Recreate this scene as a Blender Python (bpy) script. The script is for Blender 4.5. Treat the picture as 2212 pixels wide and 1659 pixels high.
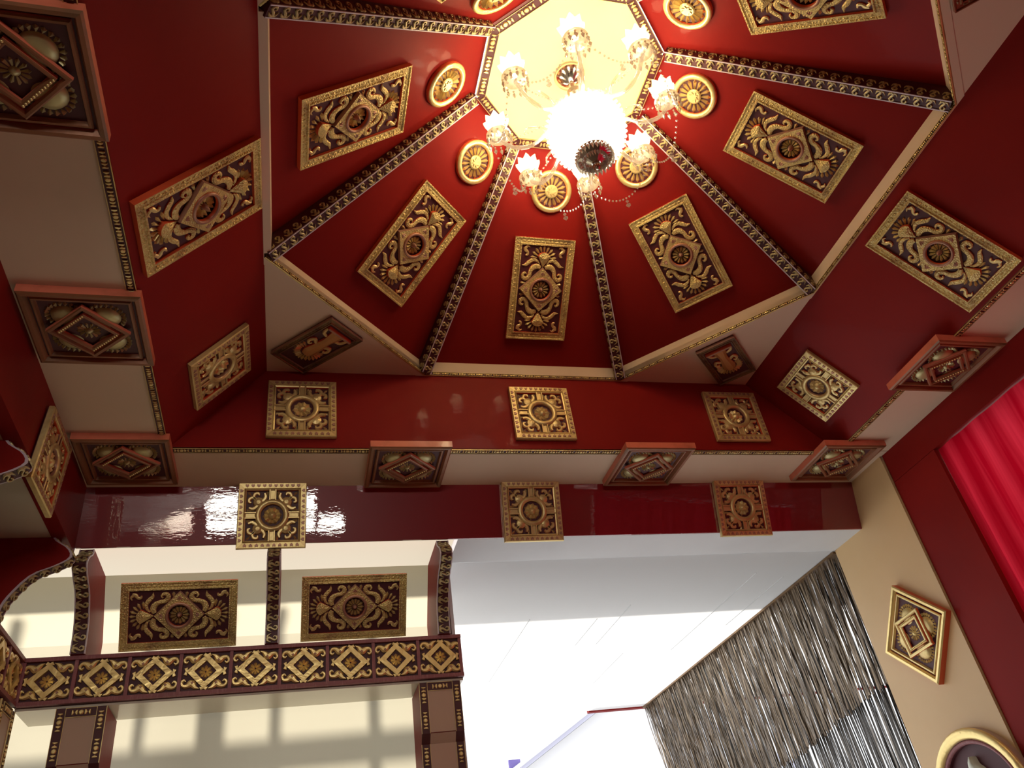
import bpy, bmesh, math, random
from mathutils import Vector, Matrix
random.seed(7)
for o in list(bpy.data.objects): bpy.data.objects.remove(o, do_unlink=True)
C = bpy.context.scene.collection
S = 2.6            # metres per plan unit (plan unit = height of the octagon rim above the camera)
EYE = 1.6          # camera height over the floor
PI = math.pi
def W(x, y, z): return Vector((x*S, y*S, z*S + EYE))

# ------------------------------------------------------------------ camera
cam_d = bpy.data.cameras.new('camera'); cam = bpy.data.objects.new('camera', cam_d); C.objects.link(cam)
cam_d.sensor_width = 36.0; cam_d.sensor_fit = 'HORIZONTAL'; cam_d.lens = 1724.66/2212*36.0
cam_d.clip_start = 0.02; cam_d.clip_end = 500
RX = Vector((0.96557682, -0.02588778, -0.25882664))
RY = Vector((-0.22281613, -0.59574231, -0.77165022))
RZ = Vector((-0.13421767, 0.80275832, -0.58100318))
cam.matrix_world = Matrix(((RX.x, RX.y, RX.z, 0), (RY.x, RY.y, RY.z, 0), (RZ.x, RZ.y, RZ.z, EYE), (0, 0, 0, 1)))
bpy.context.scene.camera = cam

# ------------------------------------------------------------------ world, sun, exposure
sc = bpy.context.scene
sc.view_settings.view_transform = 'Standard'; sc.view_settings.look = 'None'
sc.view_settings.gamma = 1.0; sc.view_settings.use_curve_mapping = False
sc.view_settings.exposure = 0.0
world = bpy.data.worlds.new('sky'); sc.world = world; world.use_nodes = True
wn = world.node_tree; wn.nodes.clear()
bg = wn.nodes.new('ShaderNodeBackground'); wo = wn.nodes.new('ShaderNodeOutputWorld')
bg.inputs[0].default_value = (0.93, 0.96, 1.0, 1); bg.inputs[1].default_value = 1.5
wn.links.new(bg.outputs[0], wo.inputs[0])
sun_d = bpy.data.lights.new('sun', 'SUN'); sun_d.energy = 13.0; sun_d.angle = 0.11; sun_d.color = (1.0, 0.95, 0.86)
sun = bpy.data.objects.new('sun', sun_d); C.objects.link(sun); sun.location = W(1, 8, 5)
sun.rotation_euler = Vector((-0.25, 0.75, 0.9)).to_track_quat('Z', 'Y').to_euler()
day_d = bpy.data.lights.new('window_daylight', 'AREA'); day_d.shape = 'RECTANGLE'; day_d.size = 1.16*S; day_d.size_y = .21*S
day_d.energy = 150; day_d.color = (1.0, .95, .84)        # daylight standing just outside the clerestory windows behind the viewer
day = bpy.data.objects.new('window_daylight', day_d); C.objects.link(day); day.location = W(-.32, -1.09, .652); day.rotation_euler = (PI/2, 0, 0)
day.rotation_euler = Vector((0, -1, 0)).to_track_quat('Z', 'Y').to_euler()
BULB_W = 2.2       # watts of each candle bulb

# ------------------------------------------------------------------ materials
def mat(name, col, rough=0.5, metal=0.0, bump=None, vary=None, coat=0.0, **kw):
    m = bpy.data.materials.new(name); m.use_nodes = True; nt = m.node_tree
    p = nt.nodes['Principled BSDF']
    p.inputs['Base Color'].default_value = (*col, 1); p.inputs['Roughness'].default_value = rough
    p.inputs['Metallic'].default_value = metal; p.inputs['Coat Weight'].default_value = coat
    p.inputs['Coat Roughness'].default_value = kw.get('coat_rough', 0.08)
    if 'cior' in kw: p.inputs['Coat IOR'].default_value = kw['cior']
    if 'spec' in kw: p.inputs['Specular IOR Level'].default_value = kw['spec']
    if 'trans' in kw: p.inputs['Transmission Weight'].default_value = kw['trans']; p.inputs['IOR'].default_value = kw.get('ior', 1.5)
    if 'emit' in kw: p.inputs['Emission Color'].default_value = (*kw.get('ecol', col), 1); p.inputs['Emission Strength'].default_value = kw['emit']
    tc = nt.nodes.new('ShaderNodeTexCoord')
    mp = nt.nodes.new('ShaderNodeMapping'); nt.links.new(tc.outputs[kw.get('coord', 'Object')], mp.inputs[0])
    mp.inputs['Scale'].default_value = kw.get('stretch', (1, 1, 1))
    if vary:      # (second colour, noise scale, threshold low, threshold high)
        n = nt.nodes.new('ShaderNodeTexNoise'); n.inputs['Scale'].default_value = vary[1]; n.inputs['Detail'].default_value = 5
        nt.links.new(mp.outputs[0], n.inputs['Vector'])
        r = nt.nodes.new('ShaderNodeValToRGB'); r.color_ramp.elements[0].position = vary[2]; r.color_ramp.elements[1].position = vary[3]
        r.color_ramp.elements[0].color = (*col, 1); r.color_ramp.elements[1].color = (*vary[0], 1)
        nt.links.new(n.outputs['Fac'], r.inputs[0]); nt.links.new(r.outputs[0], p.inputs['Base Color'])
    if bump:      # (kind, scale, strength, distance)
        t = nt.nodes.new('ShaderNodeTexVoronoi' if bump[0] == 'dots' else 'ShaderNodeTexNoise')
        t.inputs['Scale'].default_value = bump[1]; nt.links.new(mp.outputs[0], t.inputs['Vector'])
        b = nt.nodes.new('ShaderNodeBump'); b.inputs['Strength'].default_value = bump[2]; b.inputs['Distance'].default_value = bump[3]
        nt.links.new(t.outputs[0], b.inputs['Height']); nt.links.new(b.outputs[0], p.inputs['Normal'])
        if coat: nt.links.new(b.outputs[0], p.inputs['Coat Normal'])
    return m
M = {}
M['red'] = mat('red_gloss_paint', (0.235, 0.012, 0.009), 0.5, vary=((0.185, 0.009, 0.008), 1.3, 0.3, 0.7), bump=('noise', 26, 0.05, 0.01), coat=0.03, coat_rough=0.05, spec=.08)
M['lacquer'] = mat('red_lacquer', (0.22, 0.010, 0.014), 0.35, bump=('noise', 22, 0.018, 0.01), coat=0.9, coat_rough=0.015, stretch=(1, 3, 3), cior=1.6, spec=.2)
M['dark_red'] = mat('dark_maroon', (0.065, 0.007, 0.012), 0.55)
M['white'] = mat('cream_paint', (0.66, 0.51, 0.37), 0.5, vary=((0.56, 0.42, 0.30), 1.1, 0.42, 0.75), bump=('noise', 14, 0.04, 0.01), coat=0.06, coat_rough=0.12, spec=.2)
M['wall'] = mat('cream_gloss_wall', (0.66, 0.62, 0.50), 0.4, vary=((0.55, 0.50, 0.38), 1.4, 0.45, 0.8), bump=('noise', 9, 0.06, 0.01), coat=0.6, coat_rough=0.06)
M['porch'] = mat('porch_plaster', (0.62, 0.635, 0.65), 0.7, vary=((0.54, 0.55, 0.56), 2.2, 0.45, 0.9))
M['yellow'] = mat('pale_yellow_ceiling', (0.78, 0.66, 0.34), 0.6, vary=((0.72, 0.60, 0.30), 2.5, 0.4, 0.8))
M['gold'] = mat('gold_leaf', (0.70, 0.55, 0.24), 0.42, 0.6, vary=((0.42, 0.26, 0.10), 9, 0.45, 0.78), bump=('noise', 55, 0.25, 0.006))
M['gold_dots'] = mat('gold_leaf_punched', (0.64, 0.49, 0.19), 0.45, 0.5, vary=((0.38, 0.24, 0.10), 12, 0.5, 0.8), bump=('dots', 150, 0.8, 0.004))
M['gold_bright'] = mat('bright_gold_leaf', (0.84, 0.66, 0.28), 0.34, 0.65, bump=('noise', 40, 0.35, 0.006))
M['copper'] = mat('copper_paint', (0.42, 0.22, 0.14), 0.45, 0.35, vary=((0.30, 0.14, 0.10), 14, 0.4, 0.7), bump=('noise', 70, 0.25, 0.004))
M['orange'] = mat('vermilion_edge', (0.62, 0.085, 0.025), 0.4, coat=0.3)
M['salmon'] = mat('salmon_orange_frame', (0.62, 0.16, 0.09), 0.4, vary=((0.40, 0.10, 0.05), 10, 0.45, 0.8), coat=0.3)
M['bronze'] = mat('dark_bronze', (0.22, 0.13, 0.06), 0.4, 0.6, vary=((0.10, 0.05, 0.03), 16, 0.4, 0.8), bump=('noise', 60, 0.3, 0.005))
M['ivory'] = mat('ivory_gold_swans', (0.46, 0.38, 0.19), 0.42, 0.4, vary=((0.34, 0.26, 0.12), 30, 0.4, 0.8))
M['brown_orange'] = mat('brown_orange_frame', (0.27, 0.105, 0.045), 0.42, 0.2, vary=((0.16, 0.08, 0.035), 9, 0.4, 0.8), bump=('noise', 50, 0.2, 0.004))
M['copper_gold'] = mat('copper_gold', (0.50, 0.24, 0.08), 0.4, 0.4, bump=('noise', 50, 0.2, 0.004))
M['line'] = mat('lilac_white_line', (0.55, 0.48, 0.55), 0.4)
M['rail'] = mat('dusty_rose_rail', (0.24, 0.07, 0.08), 0.5, vary=((0.36, 0.16, 0.17), 25, 0.5, 0.8), stretch=(8, 1, 1))
M['inset'] = mat('pink_beige_panel', (0.46, 0.33, 0.25), 0.5, bump=('noise', 20, 0.05, 0.01))
M['chrome'] = mat('chrome', (0.75, 0.72, 0.66), 0.15, 1.0)
M['olive'] = mat('olive_gold', (0.46, 0.40, 0.19), 0.4, 0.4)
M['strings'] = mat('brown_shiny_strings', (0.085, 0.052, 0.026), 0.3, 0.3, vary=((0.30, 0.22, 0.14), 60, 0.45, 0.66), stretch=(1, 1, 0.02))
M['strings_dark'] = mat('dark_shiny_strings', (0.035, 0.026, 0.018), 0.35, 0.3, vary=((0.30, 0.26, 0.22), 60, 0.52, 0.66), stretch=(1, 1, 0.02))
M['ground'] = mat('pale_ground', (0.34, 0.35, 0.37), 0.9)
M['floor'] = mat('floor_tiles', (0.20, 0.17, 0.12), 0.45)
M['bone'] = mat('pale_green_white', (0.62, 0.66, 0.56), 0.5)
M['roof'] = mat('pale_metal_roof', (0.62, 0.62, 0.75), 0.5)
M['blue'] = mat('blue_lilac_paint', (0.13, 0.10, 0.32), 0.5)
def two_way(name, col, t, rough=0.5):        # cloth or frosted pane: diffuse + translucent
    m = bpy.data.materials.new(name); m.use_nodes = True; nt = m.node_tree; nt.nodes.clear()
    o = nt.nodes.new('ShaderNodeOutputMaterial'); mx = nt.nodes.new('ShaderNodeMixShader'); mx.inputs[0].default_value = t
    d = nt.nodes.new('ShaderNodeBsdfDiffuse'); tr = nt.nodes.new('ShaderNodeBsdfTranslucent')
    d.inputs[0].default_value = (*col, 1); tr.inputs[0].default_value = (*col, 1)
    nt.links.new(d.outputs[0], mx.inputs[1]); nt.links.new(tr.outputs[0], mx.inputs[2]); nt.links.new(mx.outputs[0], o.inputs[0])
    return m
M['drape'] = two_way('red_sheer_cloth', (0.62, 0.004, 0.024), 0.42)
nt = M['drape'].node_tree; tc = nt.nodes.new('ShaderNodeTexCoord'); mp = nt.nodes.new('ShaderNodeMapping'); mp.inputs['Scale'].default_value = (1, 1, .03)
nz = nt.nodes.new('ShaderNodeTexNoise'); nz.inputs['Scale'].default_value = 15; nz.inputs['Detail'].default_value = 6; rp = nt.nodes.new('ShaderNodeValToRGB')
rp.color_ramp.elements[0].position = .42; rp.color_ramp.elements[1].position = .68; rp.color_ramp.elements[0].color = (0.46, 0.003, 0.016, 1); rp.color_ramp.elements[1].color = (0.74, 0.03, 0.06, 1)
nt.links.new(tc.outputs['Object'], mp.inputs[0]); nt.links.new(mp.outputs[0], nz.inputs['Vector']); nt.links.new(nz.outputs['Fac'], rp.inputs[0])
for n in list(nt.nodes):
    if n.type in ('BSDF_DIFFUSE', 'BSDF_TRANSLUCENT'): nt.links.new(rp.outputs[0], n.inputs[0])
M['frosted'] = two_way('frosted_pane', (0.92, 0.85, 0.80), 0.9)
M['backlit'] = two_way('translucent_cream_sheet', (0.48, 0.44, 0.33), 0.5)
M['backlit_top'] = two_way('translucent_cream_soffit', (0.44, 0.41, 0.34), 0.42)
M['porch_sheet'] = two_way('white_roof_sheet', (0.74, 0.74, 0.74), 0.45)
def crystal(name, clear, tint=(1, 1, 1)):    # cut glass: part see-through, part mirror, part milky
    m = bpy.data.materials.new(name); m.use_nodes = True; nt = m.node_tree; nt.nodes.clear()
    o = nt.nodes.new('ShaderNodeOutputMaterial'); a = nt.nodes.new('ShaderNodeMixShader'); b = nt.nodes.new('ShaderNodeMixShader')
    tp = nt.nodes.new('ShaderNodeBsdfTransparent'); gl = nt.nodes.new('ShaderNodeBsdfGlossy'); tl = nt.nodes.new('ShaderNodeBsdfTranslucent')
    tp.inputs[0].default_value = (*tint, 1); gl.inputs['Roughness'].default_value = 0.08; tl.inputs[0].default_value = (0.9, 0.85, 0.75, 1)
    b.inputs[0].default_value = 0.45; nt.links.new(gl.outputs[0], b.inputs[1]); nt.links.new(tl.outputs[0], b.inputs[2])
    a.inputs[0].default_value = 1-clear; nt.links.new(tp.outputs[0], a.inputs[1]); nt.links.new(b.outputs[0], a.inputs[2])
    nt.links.new(a.outputs[0], o.inputs[0]); return m
M['crystal'] = crystal('cut_crystal', 0.45)
M['glass_dark'] = crystal('smoky_crystal', 0.25, (0.8, 0.75, 0.65))
M['shade'] = mat('frosted_lit_glass', (0.95, 0.9, 0.8), 0.3, emit=5.0, ecol=(1.0, 0.90, 0.68))
M['bulb'] = mat('lit_bulb', (1, 1, 1), 0.3, emit=40.0, ecol=(1.0, 0.86, 0.60))
M['bowl'] = mat('lit_crystal_bowl', (0.95, 0.9, 0.85), 0.25, emit=8.0, ecol=(1.0, 0.90, 0.72), bump=('dots', 60, 1.0, 0.01))

# ------------------------------------------------------------------ mesh helpers
def link(name, me, parent=None, loc=None, mw=None):
    o = bpy.data.objects.new(name, me); C.objects.link(o)
    if parent: o.parent = parent
    if loc is not None: o.location = loc
    if mw is not None: o.matrix_basis = mw
    return o
def tag(o, label=None, cat=None, group=None, kind=None):
    if label: o['label'] = label
    if cat: o['category'] = cat
    if group: o['group'] = group
    if kind: o['kind'] = kind
    return o
def finish(bm, name, mats, smooth=False):
    bmesh.ops.recalc_face_normals(bm, faces=bm.faces)
    me = bpy.data.meshes.new(name); bm.to_mesh(me); bm.free()
    for m in (mats if isinstance(mats, (list, tuple)) else [mats]): me.materials.append(M[m])
    if smooth:
        for p in me.polygons: p.use_smooth = True
    return me
def quadbox(bm, p, q, mi=0):               # box between two opposite corners
    x0, y0, z0 = p; x1, y1, z1 = q
    v = [bm.verts.new(c) for c in ((x0,y0,z0),(x1,y0,z0),(x1,y1,z0),(x0,y1,z0),(x0,y0,z1),(x1,y0,z1),(x1,y1,z1),(x0,y1,z1))]
    for f in ((0,1,2,3),(4,5,6,7),(0,1,5,4),(1,2,6,5),(2,3,7,6),(3,0,4,7)):
        bm.faces.new([v[i] for i in f]).material_index = mi
def hexa(bm, lo, hi, mi=0):                # solid between two matching outlines (lists of points)
    a = [bm.verts.new(c) for c in lo]; b = [bm.verts.new(c) for c in hi]; n = len(a)
    bm.faces.new(a).material_index = mi; bm.faces.new(b).material_index = mi
    for i in range(n): bm.faces.new((a[i], a[(i+1) % n], b[(i+1) % n], b[i])).material_index = mi
def relief(bm, outline, z0, z1, bev=0.0, top=0, side=1):       # raised flat shape with a bevelled rim
    n = len(outline); P = [Vector((x, y)) for x, y in outline]
    area = sum(P[i].x*P[(i+1) % n].y-P[(i+1) % n].x*P[i].y for i in range(n))
    if area < 0: P.reverse()
    ins = []
    for i in range(n):
        a = (P[i]-P[i-1]).normalized(); b = (P[(i+1) % n]-P[i]).normalized()
        m = (Vector((-a.y, a.x))+Vector((-b.y, b.x)))
        m = m.normalized() if m.length > 1e-6 else Vector((-a.y, a.x))
        ins.append(P[i]+m*bev)
    A = [bm.verts.new((p.x, p.y, z0)) for p in P]; B = [bm.verts.new((p.x, p.y, z1-bev)) for p in P]
    for i in range(n): bm.faces.new((A[i], A[(i+1) % n], B[(i+1) % n], B[i])).material_index = side
    if bev > 0:
        D = [bm.verts.new((p.x, p.y, z1)) for p in ins]
        for i in range(n): bm.faces.new((B[i], B[(i+1) % n], D[(i+1) % n], D[i])).material_index = top
        bm.faces.new(D).material_index = top
    else: bm.faces.new(B).material_index = top
def smooth_path(pts, n):
    P = [Vector(p) for p in pts]; P = [P[0]*2-P[1]]+P+[P[-1]*2-P[-2]]; out = []
    segs = len(P)-3
    for i in range(n+1):
        t = i/n*segs; k = min(int(t), segs-1); f = t-k; a, b, c, d = P[k:k+4]
        out.append(0.5*((2*b)+(c-a)*f+(2*a-5*b+4*c-d)*f*f+(3*b-a-3*c+d)*f**3))
    return out
def ribbon(bm, pts, wid, h, n=10, z0=0.0, top=0, side=1):      # rounded ridge that follows a curve
    P = smooth_path(pts, n); rows = []
    for i, p in enumerate(P):
        t = (P[min(i+1, n)]-P[max(i-1, 0)]).normalized(); m = Vector((-t.y, t.x))
        f = i/n*(len(wid)-1); k = min(int(f), len(wid)-2); w = (wid[k]*(1-(f-k))+wid[k+1]*(f-k))/2
        rows.append([bm.verts.new((*(p+m*s*w), z0+z)) for s, z in ((1, 0), (1, h*.6), (.45, h), (-.45, h), (-1, h*.6), (-1, 0))])
    for i in range(n):
        for j in range(5): bm.faces.new((rows[i][j], rows[i+1][j], rows[i+1][j+1], rows[i][j+1])).material_index = side if j in (0, 4) else top
    for r in (rows[0], rows[-1]): bm.faces.new(r).material_index = side
def petal(bm, c, ang, r0, r1, w0, w1, h, z0=0.0, mi=0):        # ridged drop from radius r0 to r1
    d = Vector((math.cos(ang), math.sin(ang))); m = Vector((-d.y, d.x)); c = Vector(c)
    L = [(r0, -w0/2, 0), (r0+(r1-r0)*.7, -w1/2, 0), (r1, 0, 0), (r0+(r1-r0)*.7, w1/2, 0), (r0, w0/2, 0)]
    B = [bm.verts.new((*(c+d*a+m*b), z0)) for a, b, _ in L]
    T = [bm.verts.new((*(c+d*r0), z0+h*.5)), bm.verts.new((*(c+d*(r0+(r1-r0)*.72)), z0+h))]
    for f in ((B[0], B[1], T[1], T[0]), (B[1], B[2], T[1]), (B[2], B[3], T[1]), (B[3], B[4], T[0], T[1]), (B[4], B[0], T[0])):
        bm.faces.new(f).material_index = mi
def lathe(bm, prof, seg=20, axis=(0, 0), mi=0, start=0, frac=1.0):   # prof: (radius, height)
    rings = []
    for r, z in prof:
        rings.append([bm.verts.new((axis[0]+r*math.cos(2*PI*i/seg), axis[1]+r*math.sin(2*PI*i/seg), z)) for i in range(seg)] if r > 1e-6 else [bm.verts.new((axis[0], axis[1], z))])
    for a, b in zip(rings, rings[1:]):
        for i in range(seg):
            j = (i+1) % seg
            if len(a) == 1 and len(b) == 1: continue
            if len(a) == 1: f = (a[0], b[i], b[j])
            elif len(b) == 1: f = (a[i], a[j], b[0])
            else: f = (a[i], a[j], b[j], b[i])
            bm.faces.new(f).material_index = mi
def tube(bm, pts, rad, seg=6, n=None, mi=0):
    P = smooth_path(pts, n) if n else [Vector(p) for p in pts]; rings = []; L = len(P)-1
    up = Vector((0.123, 0.37, 0.92)).normalized()
    for i, p in enumerate(P):
        t = (P[min(i+1, L)]-P[max(i-1, 0)]).normalized(); a = t.cross(up).normalized(); b = t.cross(a)
        f = i/L*(len(rad)-1) if isinstance(rad, (list, tuple)) else 0
        if isinstance(rad, (list, tuple)): k = min(int(f), len(rad)-2); r = rad[k]*(1-f+k)+rad[k+1]*(f-k)
        else: r = rad
        rings.append([bm.verts.new(p+a*r*math.cos(2*PI*j/seg)+b*r*math.sin(2*PI*j/seg)) for j in range(seg)])
    for a, b in zip(rings, rings[1:]):
        for j in range(seg): bm.faces.new((a[j], a[(j+1) % seg], b[(j+1) % seg], b[j])).material_index = mi
    bm.faces.new(rings[0]); bm.faces.new(rings[-1])
def gem(bm, c, r, h, seg=5, mi=0):          # small faceted bead or drop
    c = Vector(c); t = bm.verts.new(c+Vector((0, 0, h*.4))); b = bm.verts.new(c-Vector((0, 0, h*.6)))
    R = [bm.verts.new(c+Vector((r*math.cos(2*PI*i/seg), r*math.sin(2*PI*i/seg), 0))) for i in range(seg)]
    for i in range(seg):
        bm.faces.new((R[i], R[(i+1) % seg], t)).material_index = mi; bm.faces.new((R[(i+1) % seg], R[i], b)).material_index = mi
def ring_shape(bm, r0, r1, z0, z1, seg=28, top=0, side=1, round_=True):
    prof = [(r1, z0), (r1, z1*.7+z0*.3), ((r1*.75+r0*.25), z1), ((r0*.75+r1*.25), z1), (r0, z1*.7+z0*.3), (r0, z0)]
    rings = [[bm.verts.new((r*math.cos(2*PI*i/seg), r*math.sin(2*PI*i/seg), z)) for i in range(seg)] for r, z in prof]
    for k, (a, b) in enumerate(zip(rings, rings[1:])):
        for i in range(seg): bm.faces.new((a[i], a[(i+1) % seg], b[(i+1) % seg], b[i])).material_index = side if k in (0, 4) else top
def frame_mat(O, u, v):                     # world matrix of a surface frame: local z looks out of the surface
    u = Vector(u).normalized(); v = Vector(v).normalized(); n = u.cross(v); o = W(*O)
    return Matrix(((u.x, v.x, n.x, o.x), (u.y, v.y, n.y, o.y), (u.z, v.z, n.z, o.z), (0, 0, 0, 1)))
CACHE = {}
def cached(key, fn):
    if key not in CACHE: CACHE[key] = fn()
    return CACHE[key]
def T(x, y, z=0, rot=0, sx=1, sy=1): return Matrix.Translation((x, y, z)) @ Matrix.Rotation(rot, 4, 'Z') @ Matrix.Diagonal((sx, sy, 1, 1))

# ------------------------------------------------------------------ ornament meshes (metres)
def m_rail(length, w, h, key, mats=('gold_dots', 'orange')):    # mitred moulding with a hollow, lozenge studs along it
    def f():
        bm = bmesh.new(); L = length/2
        prof = [(0, 0), (0, h), (w*.16, h), (w*.26, h*.72), (w*.74, h*.72), (w*.84, h), (w, h), (w, 0)]
        a = [bm.verts.new((-L+y, -y, z)) for y, z in prof]; b = [bm.verts.new((L-y, -y, z)) for y, z in prof]
        for i in range(len(prof)-1): bm.faces.new((a[i], b[i], b[i+1], a[i+1])).material_index = 1 if i in (0, 6) else 0
        bm.faces.new(a).material_index = 0; bm.faces.new(b).material_index = 0
        n = int(length/ (w*.62)); 
        for k in range(1, n):
            x = -L+length*k/n
            if abs(x) < L-w: petal(bm, (x-w*.27, -w/2), 0, 0, w*.54, w*.10, w*.40, h*.22, h*.72)
        return finish(bm, 'rail', mats)
    return cached(key, f)
def scroll_mesh():
    def f():
        bm = bmesh.new()
        ribbon(bm, [(.014, .118), (.032, .126), (.053, .119), (.067, .098), (.072, .072), (.088, .056), (.106, .062), (.108, .080), (.096, .088), (.088, .080)], [.020, .030, .029, .021, .022, .024, .021, .016, .011, .005], .011, 24)
        return finish(bm, 'scroll', ('gold_dots', 'orange'), False)
    return cached('scroll', f)
def leaf_mesh():
    def f():
        bm = bmesh.new()
        ribbon(bm, [(.020, .140), (.034, .154), (.058, .160), (.080, .146), (.096, .131), (.117, .128)], [.006, .014, .020, .022, .018, .003], .008, 16)
        return finish(bm, 'leaf', ('gold_dots', 'orange'))
    return cached('leaf', f)
def bud_mesh():
    def f():
        bm = bmesh.new(); petal(bm, (.088, .030), .1, 0, .030, .006, .018, .009); return finish(bm, 'bud', 'gold')
    return cached('bud', f)
def corner_flower():
    def f():
        bm = bmesh.new()
        ribbon(bm, [(.104, .182), (.093, .186), (.093, .200), (.106, .210), (.112, .226)], [.008, .014, .014, .020, .012], .009, 10)
        ribbon(bm, [(.106, .220), (.094, .232), (.082, .226)], [.016, .012, .004], .008, 6)
        return finish(bm, 'corner_flower', ('gold', 'orange'))
    return cached('cflower', f)
def fan_shell():
    def f():
        bm = bmesh.new(); n = 8; c = (0, .166)
        tip = bm.verts.new((0, .120, .004)); tb = bm.verts.new((0, .120, 0)); a = []; b = []; m = bm.verts.new((0, .168, .026))
        for i in range(n+1):
            t = PI/2+math.radians(66)*(1-2*i/n); a.append(bm.verts.new((c[0]+.037*math.cos(t), c[1]+.037*math.sin(t), .020))); b.append(bm.verts.new((c[0]+.038*math.cos(t), c[1]+.038*math.sin(t), 0)))
        for i in range(n):
            bm.faces.new((m, a[i], a[i+1])).material_index = 0; bm.faces.new((a[i], b[i], b[i+1], a[i+1])).material_index = 1
        for e, ff in ((a[0], b[0]), (a[-1], b[-1])): bm.faces.new((tip, m, e)).material_index = 0; bm.faces.new((tip, e, ff, tb)).material_index = 1
        return finish(bm, 'fan_shell', ('gold_dots', 'orange'))
    return cached('fshell', f)
def fan_petals():
    def f():
        bm = bmesh.new()
        for i in range(9): petal(bm, (0, .166), PI/2+math.radians(-82+164*i/8), .038, .075, .005, .016, .012)
        return finish(bm, 'fan_petals', 'gold')
    return cached('fpet', f)
def diamond_mesh():
    def f():
        bm = bmesh.new(); R = .118; n = 24
        out = [(R, 0), (R/2, R/2), (0, R), (-R/2, R/2), (-R, 0), (-R/2, -R/2), (0, -R), (R/2, -R/2)]
        O = [(x*R/ (abs(x)+abs(y)), y*R/(abs(x)+abs(y))) for x, y in [(math.cos(2*PI*i/n), math.sin(2*PI*i/n)) for i in range(n)]]
        lo = [bm.verts.new((x*1.05, y*1.05, .004)) for x, y in O]; hi = [bm.verts.new((x, y, .020)) for x, y in O]
        inn = [bm.verts.new((.058*math.cos(2*PI*i/n), .058*math.sin(2*PI*i/n), .020)) for i in range(n)]
        dn = [bm.verts.new((.058*math.cos(2*PI*i/n), .058*math.sin(2*PI*i/n), .004)) for i in range(n)]
        for i in range(n):
            j = (i+1) % n
            bm.faces.new((lo[i], lo[j], hi[j], hi[i])).material_index = 1; bm.faces.new((hi[i], hi[j], inn[j], inn[i])).material_index = 0; bm.faces.new((inn[i], inn[j], dn[j], dn[i])).material_index = 1
        for k in range(4):                 # trefoil spots in the corners of the lozenge
            for da in (-.5, 0, .5): petal(bm, (.100*math.cos(k*PI/2), .100*math.sin(k*PI/2)), k*PI/2+PI+da, .004, .024, .003, .009, .003, .020, 2)
        return finish(bm, 'diamond', ('gold_dots', 'copper', 'copper'))
    return cached('diam', f)
def ring_mesh(r0, r1, z0, z1, key, mats):
    def f():
        bm = bmesh.new(); ring_shape(bm, r0, r1, z0, z1); return finish(bm, 'ring', mats, True)
    return cached(key, f)
def rosette_mesh(n, r0, r1, w0, w1, h, key, m='gold'):
    def f():
        bm = bmesh.new()
        for i in range(n): petal(bm, (0, 0), 2*PI*i/n+.1, r0, r1, w0, w1, h)
        return finish(bm, 'petals', m)
    return cached(key, f)
def cone_mesh(r, h, key, m='copper'):
    def f():
        bm = bmesh.new(); lathe(bm, [(r, 0), (r*.7, h*.6), (r*.25, h*.95), (0, h)], 12); return finish(bm, 'boss', m, True)
    return cached(key, f)
def board_mesh(w, h, d, key, m='dark_red', side=None):
    def f():
        bm = bmesh.new(); relief(bm, [(-w/2, -h/2), (w/2, -h/2), (w/2, h/2), (-w/2, h/2)], 0, d, .001, 0, 1); return finish(bm, 'board', (m, side or m))
    return cached(key, f)

def root(name, mw, label, cat, group=None):
    o = bpy.data.objects.new(name, None); C.objects.link(o); o.empty_display_size = .1; o.matrix_world = mw
    return tag(o, label, cat, group)
def rails(t, w, h, rw, rh, key, z=0.012, mats=('gold_dots', 'orange')):
    for side, ang, ln in (('t', 0, w), ('b', PI, w), ('l', PI/2, h), ('r', -PI/2, h)):
        off = (h if side in 'tb' else w)/2
        me = m_rail(ln, rw, rh, key+('w' if side in 'tb' else 'h'), mats)
        v = Matrix.Rotation(ang, 4, 'Z') @ Vector((0, off, 0))
        link('frame_rail', me, t, mw=T(v.x, v.y, z, ang))

def long_panel(mw, label, group='long carved fan panels'):     # .338 x .559 m
    t = root('carved_plaque', mw, label, 'wall panel', group)
    link('backing_board', board_mesh(.334, .554, .016, 'lpb', 'dark_red', 'orange'), t)
    rails(t, .338, .559, .040, .020, 'lp', .008)
    z = .016
    for k in (0, PI):
        link('fan_shell', fan_shell(), t, mw=T(0, 0, z, k)); link('fan_petals', fan_petals(), t, mw=T(0, 0, z, k))
        for sx in (1, -1):
            link('scroll', scroll_mesh(), t, mw=T(0, 0, z, k, sx)); link('leaf', leaf_mesh(), t, mw=T(0, 0, z, k, sx))
            link('corner_flower', corner_flower(), t, mw=T(0, 0, z, k, sx)); link('bud', bud_mesh(), t, mw=T(0, 0, z, k, sx))
    d = link('diamond', diamond_mesh(), t, mw=T(0, 0, z))
    link('ring', ring_mesh(.052, .066, .010, .028, 'lring', ('copper', 'orange')), t, mw=T(0, 0, z))
    r = link('petals', rosette_mesh(13, .016, .050, .006, .017, .014, 'lros'), t, mw=T(0, 0, z+.002))
    link('boss', cone_mesh(.014, .034, 'lboss'), t, mw=T(0, 0, z))
    return t

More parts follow.
